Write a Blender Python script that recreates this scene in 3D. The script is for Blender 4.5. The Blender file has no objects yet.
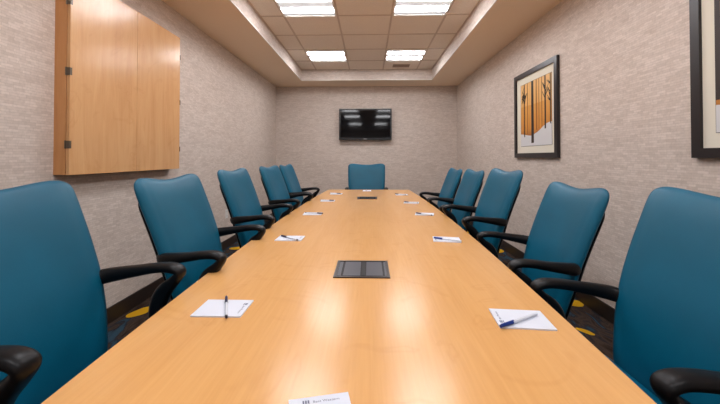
import bpy, bmesh, math, random
from math import sin, cos, pi, radians
from mathutils import Vector, Matrix
random.seed(7)
S = bpy.context.scene
COL = S.collection

# ------------------------------------------------------------------ materials
def srgb(r, g, b):
    f = lambda c: (c/255/12.92) if c/255 <= 0.04045 else ((c/255+0.055)/1.055)**2.4
    return (f(r), f(g), f(b), 1)

def mat(name, col, rough=.5, metal=0, coat=0, spec=.5, emit=None, estr=0):
    m = bpy.data.materials.new(name); m.use_nodes = True
    b = m.node_tree.nodes['Principled BSDF']
    b.inputs['Base Color'].default_value = col
    b.inputs['Roughness'].default_value = rough
    b.inputs['Metallic'].default_value = metal
    b.inputs['Coat Weight'].default_value = coat
    b.inputs['Specular IOR Level'].default_value = spec
    if emit:
        b.inputs['Emission Color'].default_value = emit
        b.inputs['Emission Strength'].default_value = estr
    return m

def N(m, t, **kw):
    n = m.node_tree.nodes.new(t)
    for k, v in kw.items():
        if k in n.inputs: n.inputs[k].default_value = v
        else: setattr(n, k, v)
    return n
def L(m, a, b): m.node_tree.links.new(a, b)
def bsdf(m): return m.node_tree.nodes['Principled BSDF']
def ramp(m, fac, stops):
    r = N(m, 'ShaderNodeValToRGB')
    e = r.color_ramp.elements
    while len(e) < len(stops): e.new(.5)
    for i, (p, c) in enumerate(stops): e[i].position = p; e[i].color = c
    L(m, fac, r.inputs['Fac']); return r.outputs['Color']
def mix(m, a, b, fac, mode='MIX'):
    x = N(m, 'ShaderNodeMix', data_type='RGBA', blend_type=mode)
    if isinstance(fac, (int, float)): x.inputs[0].default_value = fac
    else: L(m, fac, x.inputs[0])
    for s, i in ((a, 6), (b, 7)):
        if isinstance(s, tuple): x.inputs[i].default_value = s
        else: L(m, s, x.inputs[i])
    return x.outputs[2]
def coords(m, axes, scale=(1, 1, 1)):
    """world-space coordinates with the axes re-ordered, e.g. 'yzx'"""
    g = N(m, 'ShaderNodeNewGeometry'); s = N(m, 'ShaderNodeSeparateXYZ'); c = N(m, 'ShaderNodeCombineXYZ')
    L(m, g.outputs['Position'], s.inputs[0])
    for i, a in enumerate(axes):
        k = N(m, 'ShaderNodeMath', operation='MULTIPLY'); k.inputs[1].default_value = scale[i]
        L(m, s.outputs['XYZ'.index(a.upper())], k.inputs[0]); L(m, k.outputs[0], c.inputs[i])
    return c.outputs[0]
def objcoords(m, scale):
    t = N(m, 'ShaderNodeTexCoord'); p = N(m, 'ShaderNodeMapping'); p.inputs['Scale'].default_value = scale
    L(m, t.outputs['Object'], p.inputs[0]); return p.outputs[0]
def bump(m, h, s, d=.002):
    b = N(m, 'ShaderNodeBump'); b.inputs['Strength'].default_value = s; b.inputs['Distance'].default_value = d
    L(m, h, b.inputs['Height']); L(m, b.outputs[0], bsdf(m).inputs['Normal'])

def wallpaper(name, axes):
    m = mat(name, srgb(200, 180, 164), .62, spec=.3)
    v = coords(m, axes)
    def brick(w, h, c1, c2, mort, off):
        b = N(m, 'ShaderNodeTexBrick', offset=.5, offset_frequency=2, squash=.7, squash_frequency=3)
        b.inputs['Scale'].default_value = 1; b.inputs['Brick Width'].default_value = w
        b.inputs['Row Height'].default_value = h; b.inputs['Mortar Size'].default_value = .0009
        b.inputs['Mortar Smooth'].default_value = .4
        b.inputs['Color1'].default_value = c1; b.inputs['Color2'].default_value = c2; b.inputs['Mortar'].default_value = mort
        b.inputs['Bias'].default_value = 0
        a = N(m, 'ShaderNodeVectorMath', operation='ADD'); a.inputs[1].default_value = (off, off*.6, 0)
        L(m, v, a.inputs[0]); L(m, a.outputs[0], b.inputs['Vector']); return b
    b1 = brick(.062, .0145, srgb(228, 215, 206), srgb(202, 187, 176), srgb(184, 169, 158), 7)
    b2 = brick(.17, .0435, srgb(226, 213, 203), srgb(207, 192, 181), srgb(202, 187, 177), 3.3)
    c = mix(m, b1.outputs['Color'], b2.outputs['Color'], .35)
    n = N(m, 'ShaderNodeTexNoise', Scale=60.0, Detail=3.0)
    L(m, v, n.inputs['Vector'])
    c = mix(m, c, ramp(m, n.outputs['Fac'], [(.3, (.86, .86, .86, 1)), (.7, (1.05, 1.05, 1.05, 1))]), .7, 'MULTIPLY')
    L(m, c, bsdf(m).inputs['Base Color'])
    bump(m, b1.outputs['Color'], .35, .002)
    return m
M = {}
M['wall_side'] = wallpaper('wallpaper_side', 'yzx')
M['wall_end'] = wallpaper('wallpaper_end', 'xzy')

def wood(name, c1, c2, c3, axes, rough, coat=0, knots=True):
    m = mat(name, c1, rough, coat=coat)
    v = coords(m, axes, (1, 1, 1))
    st = N(m, 'ShaderNodeMapping'); st.inputs['Scale'].default_value = (9, .9, 9); L(m, v, st.inputs[0])
    n = N(m, 'ShaderNodeTexNoise', Scale=1.6, Detail=5.0, Roughness=.6, Distortion=.9); L(m, st.outputs[0], n.inputs['Vector'])
    c = ramp(m, n.outputs['Fac'], [(.28, c2), (.5, c1), (.75, c3)])
    f = N(m, 'ShaderNodeMapping'); f.inputs['Scale'].default_value = (160, 6, 160); L(m, v, f.inputs[0])
    n2 = N(m, 'ShaderNodeTexNoise', Scale=1.0, Detail=2.0); L(m, f.outputs[0], n2.inputs['Vector'])
    c = mix(m, c, ramp(m, n2.outputs['Fac'], [(.3, (.93, .91, .88, 1)), (.65, (1, 1, 1, 1))]), .6, 'MULTIPLY')
    if knots:
        w = N(m, 'ShaderNodeTexNoise', Scale=3.2, Detail=2.0, Distortion=2.5); L(m, v, w.inputs['Vector'])
        c = mix(m, c, ramp(m, w.outputs['Fac'], [(.60, (1, 1, 1, 1)), (.66, (.93, .89, .84, 1)), (.70, (1, 1, 1, 1))]), .6, 'MULTIPLY')
    L(m, c, bsdf(m).inputs['Base Color'])
    return m
M['table'] = wood('maple_tabletop', srgb(220, 166, 104), srgb(216, 161, 99), srgb(224, 171, 110), 'xyz', .222, 0)
bsdf(M['table']).inputs['Specular IOR Level'].default_value = .38
M['table_edge'] = wood('maple_edge', srgb(232, 190, 138), srgb(222, 176, 122), srgb(238, 198, 150), 'xyz', .3)
M['cab_door'] = wood('maple_door', srgb(221, 170, 118), srgb(213, 160, 108), srgb(226, 178, 127), 'yzx', .23, 0)
M['cab_side'] = wood('maple_side', srgb(212, 152, 96), srgb(202, 142, 88), srgb(218, 160, 106), 'xzy', .4)
M['soffit'] = mat('painted_soffit', srgb(246, 224, 198), .7, spec=.25)
M['tile'] = mat('ceiling_tile', srgb(216, 196, 178), .85, spec=.2)
t = M['tile']; n = N(t, 'ShaderNodeTexNoise', Scale=220.0, Detail=3.0); L(t, coords(t, 'xyz'), n.inputs['Vector'])
L(t, ramp(t, n.outputs['Fac'], [(.35, srgb(240, 226, 211)), (.6, srgb(252, 240, 226))]), bsdf(t).inputs['Base Color'])
bump(t, n.outputs['Fac'], .3)
M['grid'] = mat('ceiling_grid_metal', srgb(214, 194, 176), .5)
M['white_trim'] = mat('white_enamel', srgb(235, 230, 224), .4)
M['lens'] = mat('light_diffuser', srgb(250, 248, 245), .4, emit=(.97, .97, 1, 1), estr=32)
M['lens_dim'] = mat('light_basket', srgb(205, 208, 214), .5, emit=(.95, .98, 1, 1), estr=.3)
M['vent'] = mat('vent_grey', srgb(176, 150, 130), .5)
M['vent_dark'] = mat('vent_dark', srgb(120, 98, 82), .7)
M['baseboard'] = mat('dark_cove_base', srgb(44, 34, 29), .45)
# teal leather
def leather(name, col):
    m = mat(name, col, .43, spec=.3)
    n = N(m, 'ShaderNodeTexVoronoi', Scale=330.0); L(m, objcoords(m, (1, 1, 1)), n.inputs['Vector'])
    bump(m, n.outputs['Distance'], .22, .0006)
    n2 = N(m, 'ShaderNodeTexNoise', Scale=5.0, Detail=3.0); L(m, objcoords(m, (1, 1, 1)), n2.inputs['Vector'])
    h = lambda k: tuple(x*k for x in col[:3])+(1,)
    L(m, ramp(m, n2.outputs['Fac'], [(.3, h(.92)), (.7, h(1.08))]), bsdf(m).inputs['Base Color'])
    return m
M['teal'] = leather('teal_leather', srgb(0, 88, 116))
M['black'] = mat('black_plastic', srgb(9, 9, 12), .4, spec=.24)
M['black_matte'] = mat('black_matte', srgb(16, 15, 17), .6)
M['chrome'] = mat('chrome', srgb(190, 190, 192), .18, 1)
M['hinge'] = mat('bronze_hinge', srgb(110, 100, 88), .35, .8)
M['frame'] = mat('dark_frame', srgb(34, 28, 30), .32)
M['matboard'] = mat('cream_matboard', srgb(228, 222, 206), .7)
M['screen'] = mat('tv_screen', srgb(4, 5, 9), .055, spec=.32)
M['bezel'] = mat('tv_bezel', srgb(18, 19, 24), .25)
M['paper'] = mat('white_paper', srgb(216, 220, 232), .7)
M['ink'] = mat('grey_blue_ink', srgb(96, 104, 128), .7)
M['navy'] = mat('navy_plastic', srgb(18, 28, 72), .3)
M['blue'] = mat('blue_plastic', srgb(22, 56, 140), .3)
M['barrel'] = mat('translucent_white_plastic', srgb(222, 226, 236), .25)
M['darkplug'] = mat('dark_plug', srgb(28, 28, 48), .35)
M['lid'] = mat('brushed_grey_lid', srgb(74, 75, 84), .34, .3)
M['hatch_frame'] = mat('dark_bronze_frame', srgb(62, 56, 56), .3, .7)
M['wall_plate'] = mat('white_wall_plate', srgb(232, 230, 226), .4)
M['yellow'] = mat('yellow_carpet_leaf', srgb(206, 158, 30), .95, spec=.1)
M['orange_leaf'] = mat('ochre_carpet_leaf', srgb(190, 128, 40), .95, spec=.1)
# carpet
c = M['carpet'] = mat('patterned_carpet', srgb(50, 40, 36), .95, spec=.1)
v = coords(c, 'xyz')
mp = N(c, 'ShaderNodeMapping'); mp.inputs['Rotation'].default_value = (0, 0, .9); mp.inputs['Scale'].default_value = (9, 3, 1); L(c, v, mp.inputs[0])
n = N(c, 'ShaderNodeTexNoise', Scale=1.1, Detail=4.0, Distortion=1.2); L(c, mp.outputs[0], n.inputs['Vector'])
a = ramp(c, n.outputs['Fac'], [(.36, srgb(44, 34, 30)), (.47, srgb(74, 60, 52)), (.54, srgb(42, 40, 44)), (.62, srgb(48, 72, 88))])
n = N(c, 'ShaderNodeTexNoise', Scale=240.0, Detail=2.0); L(c, v, n.inputs['Vector'])
L(c, mix(c, a, ramp(c, n.outputs['Fac'], [(.35, (.6, .6, .6, 1)), (.65, (1.2, 1.2, 1.2, 1))]), .7, 'MULTIPLY'), bsdf(c).inputs['Base Color'])
bump(c, n.outputs['Fac'], .6, .004)
# print : orange woods above a white foreground (generic woodland artwork)
def art():
    m = mat('woodland_print', srgb(224, 158, 70), .45, spec=.4)
    p = coords(m, 'yzx'); s = N(m, 'ShaderNodeSeparateXYZ'); L(m, p, s.inputs[0])
    z = N(m, 'ShaderNodeMapRange'); z.inputs[1].default_value = 1.40; z.inputs[2].default_value = 2.0; L(m, s.outputs[1], z.inputs[0])
    base = ramp(m, z.outputs[0], [(0, srgb(168, 104, 46)), (.14, srgb(208, 140, 58)), (.55, srgb(220, 158, 76)), (.56, srgb(230, 178, 104)), (1, srgb(234, 186, 118))])
    st = N(m, 'ShaderNodeMapping'); st.inputs['Scale'].default_value = (26, .6, 1); L(m, p, st.inputs[0])
    n = N(m, 'ShaderNodeTexNoise', Scale=1.0, Detail=2.0); L(m, st.outputs[0], n.inputs['Vector'])
    L(m, mix(m, base, ramp(m, n.outputs['Fac'], [(.34, (.84, .76, .66, 1)), (.5, (1, 1, 1, 1)), (.62, (1.05, 1.04, 1.02, 1))]), .7, 'MULTIPLY'), bsdf(m).inputs['Base Color'])
    return m
M['art'] = art()
M['art_trunk'] = mat('printed_trunk_brown', srgb(44, 32, 28), .5)
M['art_trunk2'] = mat('printed_trunk_rust', srgb(140, 84, 34), .5)
M['art_snow'] = mat('printed_snow', srgb(214, 214, 216), .5)
M['line'] = mat('thin_print_line', srgb(150, 145, 138), .6)

# ------------------------------------------------------------------ mesh helpers
def obj(name, bm, m, parent=None, smooth=False, ms=None, kind=None):
    me = bpy.data.meshes.new(name)
    bmesh.ops.recalc_face_normals(bm, faces=bm.faces[:])
    if smooth:
        for f in bm.faces: f.smooth = True
    bm.to_mesh(me); bm.free()
    for x in (ms or [m]): me.materials.append(x)
    o = bpy.data.objects.new(name, me); COL.objects.link(o)
    if parent: o.parent = parent
    if kind: o['kind'] = kind
    if smooth:
        try: me.set_sharp_from_angle(angle=radians(40))
        except Exception: pass
    return o
def tag(o, label, cat, group=None):
    o['label'] = label; o['category'] = cat
    if group: o['group'] = group
    return o
def thing(name, label, cat, loc=(0, 0, 0), rz=0, group=None):
    o = bpy.data.objects.new(name, None); COL.objects.link(o)
    o.empty_display_size = .1; o.location = loc; o.rotation_euler = (0, 0, rz)
    return tag(o, label, cat, group)
def box(bm, x0, x1, y0, y1, z0, z1, bev=0, mi=0):
    r = bmesh.ops.create_cube(bm, size=1)
    vs = r['verts']
    for v in vs:
        v.co = ((x0+x1)/2+v.co.x*(x1-x0), (y0+y1)/2+v.co.y*(y1-y0), (z0+z1)/2+v.co.z*(z1-z0))
    fs = {f for v in vs for f in v.link_faces}
    for f in fs: f.material_index = mi
    if bev:
        es = list({e for v in vs for e in v.link_edges})
        bmesh.ops.bevel(bm, geom=es, offset=bev, segments=2, affect='EDGES', profile=.6)
    return bm
def B(*a, **k): return box(bmesh.new(), *a, **k)
def poly(bm, pts, z0, z1, tf=None, mi=0):
    """prism from a 2-D outline; tf maps (a,b,h) to a 3-D point"""
    tf = tf or (lambda a, b, h: (a, b, h))
    lo = [bm.verts.new(tf(a, b, z0)) for a, b in pts]; hi = [bm.verts.new(tf(a, b, z1)) for a, b in pts]
    n = len(pts); fs = [bm.faces.new(lo), bm.faces.new(hi)]
    for i in range(n): fs.append(bm.faces.new([lo[i], lo[(i+1) % n], hi[(i+1) % n], hi[i]]))
    for f in fs: f.material_index = mi
    return bm
def catmull(P, k=6):
    out = []
    for i in range(len(P)-1):
        p0, p1, p2, p3 = P[max(i-1, 0)], P[i], P[i+1], P[min(i+2, len(P)-1)]
        for j in range(k):
            t = j/k
            out.append(tuple(.5*((2*b)+(-a+c)*t+(2*a-5*b+4*c-d)*t*t+(-a+3*b-3*c+d)*t**3) for a, b, c, d in zip(p0, p1, p2, p3)))
    out.append(tuple(P[-1])); return out
def sweep(bm, pts, side=Vector((0, 1, 0)), n=12, k=5, pw=2.6):
    """pts: (x,y,z,half width along side, half height)"""
    P = catmull(pts, k); rings = []
    for i, p in enumerate(P):
        a = Vector(P[max(i-1, 0)][:3]); b = Vector(P[min(i+1, len(P)-1)][:3]); d = (b-a).normalized()
        s = (side-d*side.dot(d)).normalized(); u = d.cross(s)
        ring = []
        for j in range(n):
            t = 2*pi*j/n; cx, sy = cos(t), sin(t)
            cx = math.copysign(abs(cx)**(2/pw), cx); sy = math.copysign(abs(sy)**(2/pw), sy)
            ring.append(bm.verts.new(Vector(p[:3])+s*cx*p[3]+u*sy*p[4]))
        rings.append(ring)
    for r, q in zip(rings, rings[1:]):
        for j in range(n): bm.faces.new([r[j], r[(j+1) % n], q[(j+1) % n], q[j]])
    bm.faces.new(rings[0]); bm.faces.new(rings[-1]); return bm
def tube(bm, a, b, r, r2=None, n=16, caps=True):
    a, b = Vector(a), Vector(b); r2 = r if r2 is None else r2
    d = (b-a).normalized(); s = d.orthogonal().normalized(); u = d.cross(s)
    R = [[bm.verts.new(c+s*cos(2*pi*j/n)*q+u*sin(2*pi*j/n)*q) for j in range(n)] for c, q in ((a, r), (b, r2))]
    for j in range(n): bm.faces.new([R[0][j], R[0][(j+1) % n], R[1][(j+1) % n], R[1][j]])
    if caps: bm.faces.new(R[0]); bm.faces.new(R[1])
    return bm
def lathe(bm, prof, n=24, c=(0, 0)):
    R = [[bm.verts.new((c[0]+r*cos(2*pi*j/n), c[1]+r*sin(2*pi*j/n), z)) for j in range(n)] for r, z in prof]
    for p, q in zip(R, R[1:]):
        for j in range(n): bm.faces.new([p[j], p[(j+1) % n], q[(j+1) % n], q[j]])
    bm.faces.new(R[0]); bm.faces.new(R[-1]); return bm

# ------------------------------------------------------------------ room
XL, XR, YB, YF = -1.85, 1.73, 6.82, -4.6
ZS, ZC = 2.58, 2.78            # soffit and tiled ceiling heights
OX0, OX1, OY0, OY1 = -1.245, 1.145, -4.15, 6.27   # opening of the tray
# floor with woven leaves
bm = B(XL-.1, XR+.1, YF-.1, YB+.1, -.1, 0)
def leaf(bm, x, y, a, l, w, mi):
    pts = []
    for i in range(20):
        t = 2*pi*i/20; px = cos(t)*l/2; py = sin(t)*w/2*(1+.12*sin(3*t))
        pts.append((x+px*cos(a)-py*sin(a), y+px*sin(a)+py*cos(a)))
    poly(bm, pts, -.001, .0012, mi=mi)
for x, y, a, l, w in [(-1.745, 2.60, 1.2, .20, .11), (1.655, 2.85, .3, .15, .13), (1.46, 2.39, 2.2, .12, .05), (1.60, 5.5, .4, .3, .2), (-1.72, 4.44, .5, .17, .13), (1.62, 4.39, .9, .2, .12), (1.52, 2.03, .7, .14, .05)]:
    leaf(bm, x, y, a, l, w, 1)
spots = [(-1.745, 2.6), (1.655, 2.85), (1.46, 2.39), (1.6, 5.5), (-1.72, 4.44), (1.62, 4.39), (1.52, 2.03)]
for _ in range(900):
    if len(spots) > 70: break
    x, y = random.uniform(XL+.15, XR-.15), random.uniform(YF+.2, YB-.2)
    if abs(x) > 1.15 and 1.1 < y < 4.6: continue
    if min((x-a)**2+(y-b)**2 for a, b in spots) < .42**2: continue
    spots.append((x, y)); leaf(bm, x, y, random.uniform(0, 3.1), random.uniform(.14, .24), random.uniform(.06, .12), random.choice((1, 1, 2)))
obj('floor', bm, None, ms=[M['carpet'], M['yellow'], M['orange_leaf']], kind='structure')
obj('wall_left', B(XL-.12, XL, YF-.1, YB+.1, 0, ZS+.35), M['wall_side'], kind='structure')
obj('wall_right', B(XR, XR+.12, YF-.1, YB+.1, 0, ZS+.35), M['wall_side'], kind='structure')
obj('wall_back', B(XL, XR, YB, YB+.12, 0, ZS+.35), M['wall_end'], kind='structure')
obj('wall_front', B(XL, XR, YF-.12, YF, 0, ZS+.35), M['wall_end'], kind='structure')
obj('baseboard_left', B(XL, XL+.012, YF, YB, 0, .112, bev=.003), M['baseboard'], kind='structure')
obj('baseboard_right', B(XR-.012, XR, YF, YB, 0, .112, bev=.003), M['baseboard'], kind='structure')
obj('baseboard_back', B(XL+.012, XR-.012, YB-.012, YB, 0, .112, bev=.003), M['baseboard'], kind='structure')
obj('baseboard_front', B(XL+.012, XR-.012, YF, YF+.012, 0, .112, bev=.003), M['baseboard'], kind='structure')
# ceiling : tiled tray
obj('ceiling', B(OX0-.05, OX1+.05, OY0-.05, OY1+.05, ZC, ZC+.06), M['tile'], kind='structure')
# soffit ring round the tray (painted underside)
bm = bmesh.new()
for x0, x1, y0, y1 in ((XL, OX0, YF, YB), (OX1, XR, YF, YB), (OX0, OX1, OY1, YB), (OX0, OX1, YF, OY0)):
    box(bm, x0, x1, y0, y1, ZS, ZS+.34)
obj('trim_1', bm, M['soffit'], kind='structure')
# papered upstand lining the tray, with a pale corner bead
bm = bmesh.new()
t_ = .004
box(bm, OX0, OX0+t_, OY0, OY1, ZS, ZC); box(bm, OX1-t_, OX1, OY0, OY1, ZS, ZC)
obj('trim_2', bm, M['wall_side'], kind='structure')
bm = bmesh.new()
box(bm, OX0+t_, OX1-t_, OY1-t_, OY1, ZS, ZC); box(bm, OX0+t_, OX1-t_, OY0, OY0+t_, ZS, ZC)
obj('trim_3', bm, M['wall_end'], kind='structure')
bm = bmesh.new(); e = .009
for x0, x1, y0, y1 in ((OX0, OX0+e, OY0, OY1), (OX1-e, OX1, OY0, OY1), (OX0+e, OX1-e, OY1-e, OY1), (OX0+e, OX1-e, OY0, OY0+e)):
    box(bm, x0, x1, y0, y1, ZS-.002, ZS+.008)
obj('trim_4', bm, M['white_trim'], kind='structure')
# T-bar grid
GX = [-.965, -.355, .255, .865]; GY = [5.70-.61*i for i in range(17)]
bm = bmesh.new(); w = .011
for x in GX: box(bm, x-w, x+w, OY0+.005, OY1-.005, ZC-.005, ZC)
xs = [OX0+.005]+GX+[OX1-.005]
for y in GY:
    for a, b in zip(xs, xs[1:]): box(bm, a+w, b-w, y-w, y+w, ZC-.005, ZC)
box(bm, OX0+t_, OX0+.02, OY0+.01, OY1-.01, ZC-.005, ZC); box(bm, OX1-.02, OX1-t_, OY0+.01, OY1-.01, ZC-.005, ZC)
obj('trim_5', bm, M['grid'], kind='structure')

# ------------------------------------------------------------------ ceiling lights
def light_master():
    t = thing('ceiling_light', '', 'ceiling light')
    bm = bmesh.new(); h = .296; f = .016
    for a in ((-h, h, -h, -h+f), (-h, h, h-f, h), (-h, -h+f, -h+f, h-f), (h-f, h, -h+f, h-f)):
        box(bm, a[0], a[1], a[2], a[3], -.012, 0)
    obj('frame', bm, M['white_trim'], t)
    obj('reflector', B(-h+f, h-f, -h+f, h-f, -.004, 0), M['lens_dim'], t)
    for c in (-.135, .135):
        bm = bmesh.new(); n = 10; R = []
        for x in (-h+f+.004, h-f-.004):
            R.append([bm.verts.new((x, c+.064*cos(pi*j/n), -.004-.012*sin(pi*j/n))) for j in range(n+1)])
        for j in range(n): bm.faces.new([R[0][j], R[0][j+1], R[1][j+1], R[1][j]])
        for r in R: bm.faces.new(r)
        bm.faces.new([R[0][0], R[0][-1], R[1][-1], R[1][0]])
        obj('diffuser', bm, M['lens'], t)
    return t
def dup(root, loc, rz=None, label=None):
    r = root.copy(); COL.objects.link(r); r.location = loc
    if rz is not None: r.rotation_euler = (0, 0, rz)
    if label: r['label'] = label
    for ch in list(root.children):
        c = ch.copy(); COL.objects.link(c); c.parent = r
        for g in ch.children:
            d = g.copy(); COL.objects.link(d); d.parent = c
    return r
LM = light_master(); LM['group'] = 'square ceiling lights in the tray'
LM['label'] = 'lit square ceiling light over the far end of the table, left of the vent'
LM.location = (-.66, 5.395, ZC-.0055)
for x, y, lb in ((.56, 5.395, 'lit square ceiling light directly beside the small ceiling vent'),
                 (-.66, 3.565, 'lit square ceiling light cut by the top edge, left of the pair'),
                 (.56, 3.565, 'lit square ceiling light cut by the top edge, right of the pair'),
                 (-.66, 1.735, 'square ceiling light above the near table end, cabinet side'),
                 (.56, 1.735, 'square ceiling light above the near table end, framed pictures side'),
                 (-.66, -.095, 'square ceiling light just behind the near table end, cabinet side'),
                 (.56, -.095, 'square ceiling light just behind the near table end, pictures side'),
                 (-.66, -3.145, 'square ceiling light at the near end of the tray, cabinet side'),
                 (.56, -3.145, 'square ceiling light at the near end of the tray, pictures side')):
    dup(LM, (x, y, ZC-.0055), label=lb)
# vent
v_ = thing('ceiling_vent', 'small slotted grey vent set in a tile behind the far right light', 'ceiling vent', (.56, 6.03, ZC-.001))
obj('backing', B(-.14, .14, -.07, .07, -.004, 0), M['vent_dark'], v_)
bm = bmesh.new()
for a in ((-.145, .145, -.078, -.066), (-.145, .145, .066, .078), (-.145, -.133, -.066, .066), (.133, .145, -.066, .066)): box(bm, a[0], a[1], a[2], a[3], -.01, 0)
obj('frame', bm, M['vent'], v_)
bm = bmesh.new()
for i in range(6): box(bm, -.133, .133, -.058+i*.022, -.047+i*.022, -.009, -.004)
obj('slats', bm, M['vent'], v_)

# ------------------------------------------------------------------ table
def hw(y): return .602-.062*((y-2.56)/2.1)**2
def cxl(y): return -.042+.008*y
T0, T1, TT = .46, 4.67, .74
outline = []
n = 40
for i in range(n+1):
    y = T0+(T1-T0)*i/n; outline.append((cxl(y)+hw(y), y))
for i in range(n+1):
    y = T1-(T1-T0)*i/n; outline.append((cxl(y)-hw(y), y))
tb = thing('conference_table', 'long glossy light maple boardroom table with gently bowed sides', 'table')
def shifted(d): return [(x+(-d if x > cxl(y) else d), y+(-d if abs(y-T1) < 1e-6 else d if abs(y-T0) < 1e-6 else 0)) for x, y in outline]
bm = bmesh.new(); poly(bm, outline, TT-.036, TT)
es = [e for e in bm.edges if all(abs(v.co.z-TT) < 1e-5 for v in e.verts)]
bmesh.ops.bevel(bm, geom=es, offset=.005, segments=2, affect='EDGES', profile=.5)
bm.normal_update()
for f in bm.faces: f.material_index = 0 if f.normal.z > .95 else 1
obj('tabletop', bm, None, tb, ms=[M['table'], M['table_edge']])
for y in (1.15, 2.56, 3.97):
    bm = bmesh.new(); box(bm, cxl(y)-.30, cxl(y)+.30, y-.03, y+.03, .03, TT-.036, bev=.004)
    obj('pedestal', bm, M['cab_door'], tb)
    obj('foot', B(cxl(y)-.33, cxl(y)+.33, y-.06, y+.06, 0, .03, bev=.004), M['black'], tb)
for a, b in ((1.18, 2.53), (2.59, 3.94)):
    obj('modesty_panel', B(-.035, -.015, a, b, .25, TT-.036), M['cab_door'], tb)

# power hatches
hx = thing('power_hatch', 'dark flush power hatch in the tabletop with two grey lids, nearer the camera', 'power hatch', (-.027, 1.359, TT), 0, 'flush power hatches in the tabletop')
bm = bmesh.new()
for a in ((-.104, .104, -.101, -.09), (-.104, .104, .09, .101), (-.104, -.094, -.09, .09), (.094, .104, -.09, .09)): box(bm, a[0], a[1], a[2], a[3], 0, .004)
obj('frame', bm, M['hatch_frame'], hx)
obj('tray', B(-.094, .094, -.09, .09, 0, .0012), M['black_matte'], hx)
for a, b in ((-.070, -.006), (.016, .078)): obj('lid', B(a, b, -.084, .086, .0012, .0034, bev=.0008), M['lid'], hx)
for a, b in ((-.092, -.079), (.086, .093)): obj('side_strip', B(a, b, -.084, .086, .0012, .003), M['lid'], hx)
obj('centre_strip', B(-.002, .012, -.084, .086, .0012, .003), M['black'], hx)
h2 = dup(hx, (-.02, 3.70, TT), 0, 'dark flush power hatch in the far part of the tabletop, beyond its twin')
for c in h2.children:
    if c.name.startswith('lid'): c.data = c.data.copy(); c.data.materials[0] = M['black']

# ------------------------------------------------------------------ chairs
KX = [(.48, -.23), (.55, -.24), (.62, -.255), (.70, -.275), (.80, -.30), (.90, -.335), (1.0, -.375), (1.08, -.405), (1.12, -.415)]
KW = [(.48, .19), (.60, .215), (.70, .236), (.80, .247), (.90, .252), (1.0, .255), (1.12, .258)]
def lerp(K, z):
    if z <= K[0][0]: return K[0][1]
    for (a, p), (b, q) in zip(K, K[1:]):
        if z <= b:
            t = (z-a)/(b-a); return p+(q-p)*t
    return K[-1][1]
def smooth_lerp(K, z): return sum(lerp(K, z+d) for d in (-.03, -.015, 0, .015, .03))/5
def back_shape(scale, t_front, t_back, ztop, zbot, offset, dip=.020, puff=5, NU=44, NV=34):
    bm = bmesh.new(); F = []; K = []
    for iv in range(NV+1):
        v = sin(pi/2*(2*iv/NV-1)); vv = (v+1)/2
        f, k = [], []
        for iu in range(NU+1):
            u = sin(pi/2*(2*iu/NU-1))
            horn = 1-dip*(1+cos(pi*min(1, abs(u)/.92)))/2*(max(0, vv-.4)/.6)**2/.62
            edge = 1-.028*abs(u)**12*vv
            z = zbot+(ztop-zbot)*vv*horn*edge
            y = u*smooth_lerp(KW, z)*scale*(1-.05*abs(v)**26)
            x = smooth_lerp(KX, z)+offset+.018*u*u
            p = max(0, (1-abs(u)**puff))**.5*max(0, (1-abs(v)**8))**.5
            lum = 1+.2*math.exp(-((z-.70)/.1)**2)-.09*math.exp(-((abs(u)-.82)/.02)**2)
            f.append(bm.verts.new((x+t_front*p*lum, y, z+t_front*p*.35))); k.append(bm.verts.new((x-t_back*p, y, z-t_back*p*.35)))
        F.append(f); K.append(k)
    for G in (F, K):
        for iv in range(NV):
            for iu in range(NU):
                bm.faces.new([G[iv][iu], G[iv][iu+1], G[iv+1][iu+1], G[iv+1][iu]])
    bmesh.ops.remove_doubles(bm, verts=bm.verts[:], dist=.00035)
    return bm
def seat_shape():
    bm = bmesh.new(); NU, NV = 20, 20; F = []; K = []
    for iv in range(NV+1):
        v = sin(pi/2*(2*iv/NV-1)); f, k = [], []
        for iu in range(NU+1):
            u = sin(pi/2*(2*iu/NU-1))
            x = .02+v*.25*(1-.05*abs(u)**4); y = u*(.25-.018*v)*(1-.06*abs(v)**6)
            p = max(0, 1-abs(u)**4)**.5*max(0, 1-abs(v)**5)**.5
            zc = .515-.012*max(0, v)**3+.01*u*u
            f.append(bm.verts.new((x, y, zc+.038*p))); k.append(bm.verts.new((x, y, zc-.035*p)))
        F.append(f); K.append(k)
    for G in (F, K):
        for iv in range(NV):
            for iu in range(NU): bm.faces.new([G[iv][iu], G[iv][iu+1], G[iv+1][iu+1], G[iv+1][iu]])
    bmesh.ops.remove_doubles(bm, verts=bm.verts[:], dist=.0003)
    return bm
ch = thing('office_chair', '', 'chair', group='teal leather chairs round the boardroom table')
obj('backrest', back_shape(1, .034, .024, 1.100, .50, 0), M['teal'], ch, True)
obj('back_shell', back_shape(.952, .006, .020, 1.02, .49, -.020, puff=5), M['black'], ch, True)
obj('seat', seat_shape(), M['teal'], ch, True)
bm = bmesh.new(); box(bm, -.17, .20, -.19, .19, .462, .485, bev=.01); box(bm, -.13, .13, -.09, .09, .425, .462, bev=.01)
obj('seat_pan', bm, M['black'], ch)
bm = bmesh.new(); sweep(bm, [(.0, 0, .445, .04, .010), (-.16, 0, .45, .04, .010), (-.255, 0, .50, .038, .010), (-.285, 0, .60, .036, .010), (-.30, 0, .72, .03, .008)])
obj('back_support', bm, M['black'], ch, True)
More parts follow.
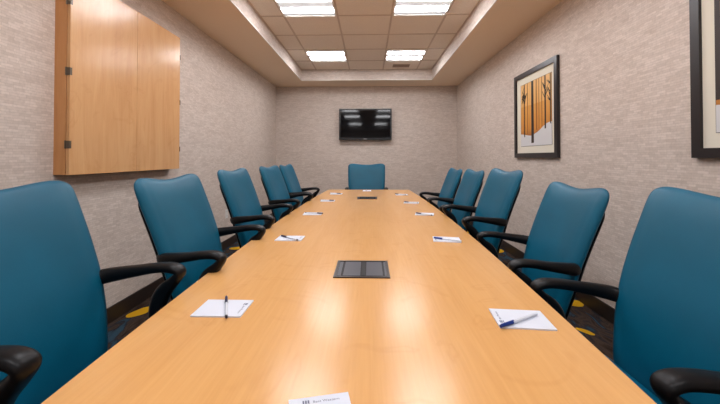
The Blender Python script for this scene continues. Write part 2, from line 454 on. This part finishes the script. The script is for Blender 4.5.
for s in (-1, 1):
    bm = bmesh.new()
    sweep(bm, [(-.345, s*.150, .765, .014, .018), (-.332, s*.198, .774, .015, .022), (-.300, s*.238, .783, .018, .024), (-.20, s*.255, .797, .023, .018),
               (-.135, s*.257, .806, .026, .0155), (-.085, s*.257, .806, .027, .0145), (-.060, s*.257, .792, .026, .014), (-.078, s*.256, .765, .024, .017), (-.112, s*.256, .730, .023, .025), (-.132, s*.255, .68, .021, .027), (-.128, s*.253, .60, .019, .027), (-.085, s*.248, .52, .017, .023), (-.04, s*.23, .472, .020, .016), (-.01, s*.17, .458, .026, .010)], n=14, k=5)
    obj('armrest', bm, M['black'], ch, True)
bm = bmesh.new(); lathe(bm, [(.026, .10), (.026, .27), (.0185, .272), (.0185, .43)]); obj('gas_column', bm, M['black'], ch, True)
bm = bmesh.new(); lathe(bm, [(.035, .075), (.045, .085), (.045, .12), (.032, .135)])
for i in range(5):
    a = 2*pi*i/5+.3; d = Vector((cos(a), sin(a), 0)); sd = Vector((-sin(a), cos(a), 0))
    sweep(bm, [(*(d*.03+Vector((0, 0, .105))), .026, .020), (*(d*.16+Vector((0, 0, .095))), .021, .015), (*(d*.29+Vector((0, 0, .072))), .016, .011)], side=sd, n=10, k=3)
obj('star_base', bm, M['black'], ch, True)
for i in range(5):
    a = 2*pi*i/5+.3; d = Vector((cos(a), sin(a), 0)); sd = Vector((-sin(a), cos(a), 0)); c0 = d*.28+Vector((0, 0, .027))
    bm = bmesh.new()
    for q in (-1, 1): tube(bm, c0+sd*q*.006, c0+sd*q*.024, .027, n=18)
    tube(bm, c0-sd*.006, c0+sd*.006, .010); tube(bm, c0+Vector((0, 0, .02)), c0+Vector((0, 0, .052)), .008)
    obj('caster', bm, M['black'], ch, True)
def adjust(root, dz, ax, az):      # seat height, and how far the armrests are slid and lowered
    for c in root.children:
        if not c.name.startswith(('star_base', 'caster', 'gas_column')): c.location = (0, 0, dz)
        if c.name.startswith('armrest'): c.location = (ax, 0, dz+az)
rows = [
 (-.610, .875, 0, .007, .045, 0, 'teal leather chair nearest the camera on the cabinet side, cut by the left frame edge'),
 (-.535, 1.58, 0, -.005, .028, 0, 'teal leather chair below the right half of the wall cabinet'),
 (-.560, 2.385, 0, 0, .022, 0, 'third teal leather chair from the near end on the cabinet side'),
 (-.550, 3.20, -3, 0, .022, 0, 'fourth teal leather chair on the cabinet side, partly hiding the farthest one'),
 (-.540, 3.82, -1, 0, 0, 0, 'farthest teal leather chair on the cabinet side, by the back left corner'),
 (.578, .95, 180, -.015, .066, -.045, 'teal leather chair nearest the camera on the pictures side, cut by the right frame edge'),
 (.562, 1.64, 176, -.045, .04, 0, 'teal leather chair standing between the two framed pictures, second from the near end'),
 (.540, 2.36, 181, 0, .03, 0, 'teal leather chair left of and below the far framed picture, third from the near end'),
 (.550, 3.09, 180, -.03, .025, 0, 'fourth teal leather chair on the pictures side, overlapping the farthest one'),
 (.540, 3.72, 180, -.04, .01, 0, 'farthest teal leather chair on the pictures side, by the back right corner'),
 (-.035, 4.62, -90, -.015, -.03, -.045, 'teal leather chair at the far head of the table under the television')]
for i, (x, y, deg, dz, ax, az, lb) in enumerate(rows):
    if i: adjust(dup(ch, (x, y, 0), radians(deg), lb), dz, ax, az)
    else: ch.location = (x, y, 0); ch['label'] = lb
adjust(ch, *rows[0][3:6])
bpy.data.objects['office_chair.010'].scale = (1, 1.05, 1)

# ------------------------------------------------------------------ wall cabinet
cb = thing('wall_cabinet', 'square light maple presentation cabinet with two closed doors hung on the left wall', 'cabinet', (XL, 1.975, 1.075))
W, Hh, D = 1.175, 1.21, .072
bm = bmesh.new()
box(bm, 0, .012, 0, W, 0, Hh)
for a in ((0, .016, 0, Hh), (W-.016, W, 0, Hh)): box(bm, .012, D, a[0], a[1], a[2], a[3])
box(bm, .012, D, .016, W-.016, 0, .016); box(bm, .012, D, .016, W-.016, Hh-.016, Hh)
obj('body', bm, M['cab_side'], cb)
for a, b in ((0, W/2-.0015), (W/2+.0015, W)):
    d = obj('door', B(D+.003, D+.022, a, b, -.002, Hh, bev=.0015), M['cab_door'], cb)
    y = a if a == 0 else b
    sgn = -1 if a == 0 else 1
    for z in (.178, .610, 1.028):
        bm = bmesh.new(); box(bm, D-.004, D+.026, min(y, y+sgn*.005), max(y, y+sgn*.005), z-.022, z+.022)
        if a == 0: box(bm, D+.022, D+.0245, y, y+.012, z-.022, z+.022)
        tube(bm, (D+.003, y+sgn*.006, z-.024), (D+.003, y+sgn*.006, z+.024), .004, n=10)
        obj('hinge', bm, M['hinge'], d)

# ------------------------------------------------------------------ television
tv = thing('television', 'black flat television mounted on the far wall above the table head', 'television', (-.072, YB, 1.51))
HX, TH = .513, .612
ty = -.105
bm = bmesh.new(); box(bm, -HX, HX, ty, ty+.045, 0, TH, bev=.006); box(bm, -HX+.12, HX-.12, ty+.04, ty+.06, .08, TH-.08, bev=.01)
obj('housing', bm, M['bezel'], tv)
bm = bmesh.new()
for a in ((-HX+.002, HX-.002, 0.002, .045), (-HX+.002, HX-.002, TH-.032, TH-.002), (-HX+.002, -HX+.032, .045, TH-.032), (HX-.032, HX-.002, .045, TH-.032)):
    box(bm, a[0], a[1], ty-.006, ty, a[2], a[3], bev=.002)
obj('bezel', bm, M['bezel'], tv)
obj('screen', B(-HX+.032, HX-.032, ty-.002, ty, .045, TH-.032), M['screen'], tv)
obj('maker_badge', B(-.035, .035, ty-.0075, ty-.006, .016, .028, bev=.0004), M['chrome'], tv)
bm = bmesh.new(); box(bm, -.2, .2, -.012, -.001, .12, .48); box(bm, -.15, -.11, ty+.06, -.012, .1, .5); box(bm, .11, .15, ty+.06, -.012, .1, .5)
obj('wall_bracket', bm, M['black_matte'], tv)

# ------------------------------------------------------------------ pictures (generic woodland print)
def picture(y0, y1, z0, z1, label, trunks, snow, branches):
    t = thing('framed_picture', label, 'picture', (XR, 0, 0)); t['group'] = 'black framed woodland prints on the right wall'
    fw = .05
    bm = bmesh.new()
    P = lambda a, b, h: (h, a, b)
    for q in ([(y0, z0), (y1, z0), (y1-fw, z0+fw), (y0+fw, z0+fw)], [(y0, z1), (y1, z1), (y1-fw, z1-fw), (y0+fw, z1-fw)],
              [(y0, z0), (y0+fw, z0+fw), (y0+fw, z1-fw), (y0, z1)], [(y1, z0), (y1-fw, z0+fw), (y1-fw, z1-fw), (y1, z1)]):
        poly(bm, q, -.030, -.002, P)
    obj('frame', bm, M['frame'], t)
    obj('mat_board', B(-.014, -.008, y0+fw, y1-fw, z0+fw, z1-fw), M['matboard'], t)
    a0, a1, b0, b1 = y0+.112, y1-.150, z0+.126, z1-.13
    if snow == 1: a0, a1 = y0+.12, y1-.12
    pr = obj('print', B(-.0165, -.014, a0, a1, b0, b1), M['art'], t)
    bm = bmesh.new(); e = .0025
    for q in ((a0-e, a1+e, b0-e, b0), (a0-e, a1+e, b1, b1+e), (a0-e, a0, b0, b1), (a1, a1+e, b0, b1)): box(bm, -.0165, -.014, *q)
    obj('print_border', bm, M['art_trunk'], pr)
    # snow foreground: low on the far side, rising towards the near side
    n = 16; pts = [(a0, b0), (a1, b0)]
    for i in range(n+1):
        u = i/n; y = a1+(a0-a1)*u
        pts.append((y, b0+(b1-b0)*(.20+.025*sin(u*9)-.05*sin(pi*min(1, u*2))+.10*max(0, u-.45)*2)))
    bm = bmesh.new(); poly(bm, pts, -.0172, -.0165, P); obj('snow', bm, M['art_snow'], pr)
    bm = bmesh.new(); bm2 = bmesh.new()
    for (u, w, zb, dark) in trunks:
        y = a1+(a0-a1)*u; q = [(y-w/2, b0+zb), (y+w/2, b0+zb), (y+w*.42, b1), (y-w*.42, b1)]
        poly(bm if dark else bm2, q, -.0178 if dark else -.0176, -.0172 if dark else -.0165, P)
    for (u, z, du, dz, w) in branches:
        y = a1+(a0-a1)*u; zz = b0+(b1-b0)*z; y2 = y-(a1-a0)*du; z2 = zz+(b1-b0)*dz
        nrm = Vector((-(z2-zz), y2-y)).normalized()*w/2
        poly(bm, [(y-nrm.x, zz-nrm.y), (y+nrm.x, zz+nrm.y), (y2+nrm.x*.4, z2+nrm.y*.4), (y2-nrm.x*.4, z2-nrm.y*.4)], -.0177, -.0171, P)
    obj('dark_trees', bm, M['art_trunk'], pr); obj('faint_trees', bm2, M['art_trunk2'], pr)
    return t
TR = [(.14, .022, .10, 1), (.42, .055, .03, 1), (.82, .026, .16, 1), (.97, .016, .20, 1), (.25, .012, .13, 0), (.55, .014, .16, 0), (.63, .010, .17, 0), (.72, .012, .18, 0)]
BR = []
rb = random.Random(3)
for u in (.14, .82, .97, .05):
    for i in range(8):
        s = rb.choice((-1, 1))
        if u > .9: s = -1
        if u < .06: s = 1
        z = rb.uniform(.6, .86)
        BR.append((u, z, s*rb.uniform(.05, .11), rb.uniform(.05, .14), .010))
picture(3.165, 4.082, 1.172, 2.108, 'black framed woodland print, whole in view, on the right wall near the far corner', TR, 0, BR)
TR2 = [(.02, .03, .16, 1), (.09, .02, .16, 0), (.30, .05, .05, 1), (.55, .024, .12, 1), (.80, .04, .06, 1), (.42, .014, .15, 0), (.68, .012, .15, 0)]
picture(.91, 1.866, 1.175, 2.110, 'black framed woodland print cut off by the right frame edge, nearest the camera', TR2, 1, [(.55, .6, .1, .12, .01), (.55, .7, -.08, .1, .01), (.3, .7, .1, .1, .01)])

# outlet
ol = thing('wall_outlet', 'white wall outlet low on the left wall, glimpsed between the second and third chairs', 'outlet', (XL, 4.44, .445))
obj('plate', B(0, .006, -.036, .036, -.058, .058, bev=.002), M['wall_plate'], ol)
bm = bmesh.new()
for z in (-.026, .026):
    for y in (-.008, .008): box(bm, .006, .0065, y-.0015, y+.0015, z-.006, z+.006)
obj('sockets', bm, M['black_matte'], ol)

# ------------------------------------------------------------------ notepads and pens
def text_part(body, size, loc, parent, name):
    cu = bpy.data.curves.new(name, 'FONT'); cu.body = body; cu.size = size; cu.extrude = .00005; cu.align_x = 'LEFT'
    tmp = bpy.data.objects.new(name, cu); COL.objects.link(tmp)
    dg = bpy.context.evaluated_depsgraph_get(); me = bpy.data.meshes.new_from_object(tmp.evaluated_get(dg))
    bpy.data.objects.remove(tmp); me.materials.clear(); me.materials.append(M['ink'])
    for p in me.polygons: p.material_index = 0
    o = bpy.data.objects.new(name, me); COL.objects.link(o); o.location = loc; o.parent = parent; return o
PT = .0038
np_ = thing('notepad', '', 'notepad', group='white notepads laid round the table')
obj('paper_block', B(-.054, .054, -.07, .07, 0, PT), M['paper'], np_)
bm = bmesh.new()
for i in range(3): box(bm, -.030+i*.0045, -.027+i*.0045, .054, .062, PT, PT+.0002)
box(bm, -.0305, -.017, .0505, .0525, PT, PT+.0002)
obj('printed_mark', bm, M['ink'], np_)
text_part('Best Western', .0085, (-.012, .0535, PT+.0001), np_, 'printed_heading')
def place_pad(x, y, rz, lb, fst=[True]):
    if fst[0]:
        np_.location = (x, y, TT); np_.rotation_euler = (0, 0, rz); np_['label'] = lb; fst[0] = False
    else: dup(np_, (x, y, TT), rz, lb)
pn = thing('ballpoint_pen', '', 'pen', group='white capped pens lying on the notepads')
R_ = .0047
bm = bmesh.new(); tube(bm, (-.026, 0, R_), (.066, 0, R_), .0038, n=14); obj('barrel', bm, M['barrel'], pn, True)
bm = bmesh.new(); tube(bm, (-.072, 0, R_), (-.026, 0, R_), R_-.0008, R_, n=14); obj('cap', bm, M['navy'], pn, True)
obj('clip', B(-.07, -.022, -.0014, .0014, R_*2-.0012, R_*2+.0006, bev=.0004), M['navy'], pn)
bm = bmesh.new(); tube(bm, (.066, 0, R_), (.074, 0, R_), .0040, .0034, n=14); obj('end_plug', bm, M['darkplug'], pn, True)
def place_pen(cap, end, lb, col=None, fst=[True]):
    a = math.atan2(end[1]-cap[1], end[0]-cap[0]); x, y = cap[0]+.072*cos(a), cap[1]+.072*sin(a)
    if fst[0]:
        pn.location = (x, y, TT+PT+.0003); pn.rotation_euler = (0, 0, a); pn['label'] = lb; fst[0] = False; r = pn
    else: r = dup(pn, (x, y, TT+PT+.0003), a, lb)
    if col:
        for c in r.children:
            if c.name.startswith(('cap', 'clip')): c.data = c.data.copy(); c.data.materials[0] = col
            if c.name.startswith('end_plug'): c.data = c.data.copy(); c.data.materials[0] = M['barrel']
H = pi/2
PADS = [(-.422, .996, -H, (-.44, 1.059), (-.377, .908), 'nearest the camera on the cabinet side', 0),
        (-.425, 1.855, -H-.02, (-.48, 1.887), (-.354, 1.777), 'second from the near end on the cabinet side', 0),
        (-.435, 2.66, -H+.06, (-.352, 2.640), (-.459, 2.665), 'third from the near end on the cabinet side', 0),
        (-.413, 3.45, -H, (-.350, 3.43), (-.444, 3.45), 'fourth from the near end on the cabinet side', 0),
        (-.39, 4.10, -H, (-.337, 4.08), (-.41, 4.11), 'farthest on the cabinet side', 0),
        (.410, .950, H-.08, (.335, .894), (.458, .966), 'nearest the camera on the pictures side', 1),
        (.411, 1.85, H-.14, (.347, 1.862), (.478, 1.788), 'second from the near end on the pictures side', 1),
        (.426, 2.665, H-.20, (.363, 2.678), (.451, 2.594), 'third from the near end on the pictures side', 0),
        (.405, 3.325, H-.2, (.340, 3.345), (.432, 3.28), 'fourth from the near end on the pictures side', 0),
        (.38, 4.03, H, (.306, 4.06), (.382, 4.0), 'farthest on the pictures side', 0),
        (-.027, 4.50, pi, (-.038, 4.44), (-.036, 4.55), 'at the far head of the table', 0)]
for x, y, a, c0, c1, w, blue in PADS:
    place_pad(x, y, a, 'white notepad '+w+', with a pen on it')
for x, y, a, c0, c1, w, blue in PADS:
    place_pen(c0, c1, ('blue' if blue else 'navy')+' capped pen on the notepad '+w, M['blue'] if blue else None)
place_pad(-.076, .566, radians(13), 'white notepad without a pen, cut by the bottom of the frame')

# ------------------------------------------------------------------ camera and view
cam = bpy.data.cameras.new('camera'); co = bpy.data.objects.new('camera', cam); COL.objects.link(co)
cam.sensor_width = 36; cam.lens = 345/720*36; cam.clip_start = .02
cam.shift_y = -.06919
co.location = (0, 0, 1.18); co.rotation_euler = (radians(90.8), 0, radians(1.5))
S.camera = co
w = bpy.data.worlds.new('world'); S.world = w; w.use_nodes = True
w.node_tree.nodes['Background'].inputs[0].default_value = (.05, .05, .05, 1)
S.view_settings.view_transform = 'Standard'; S.view_settings.look = 'None'
S.view_settings.gamma = 1; S.view_settings.use_curve_mapping = False
S.view_settings.exposure = .05
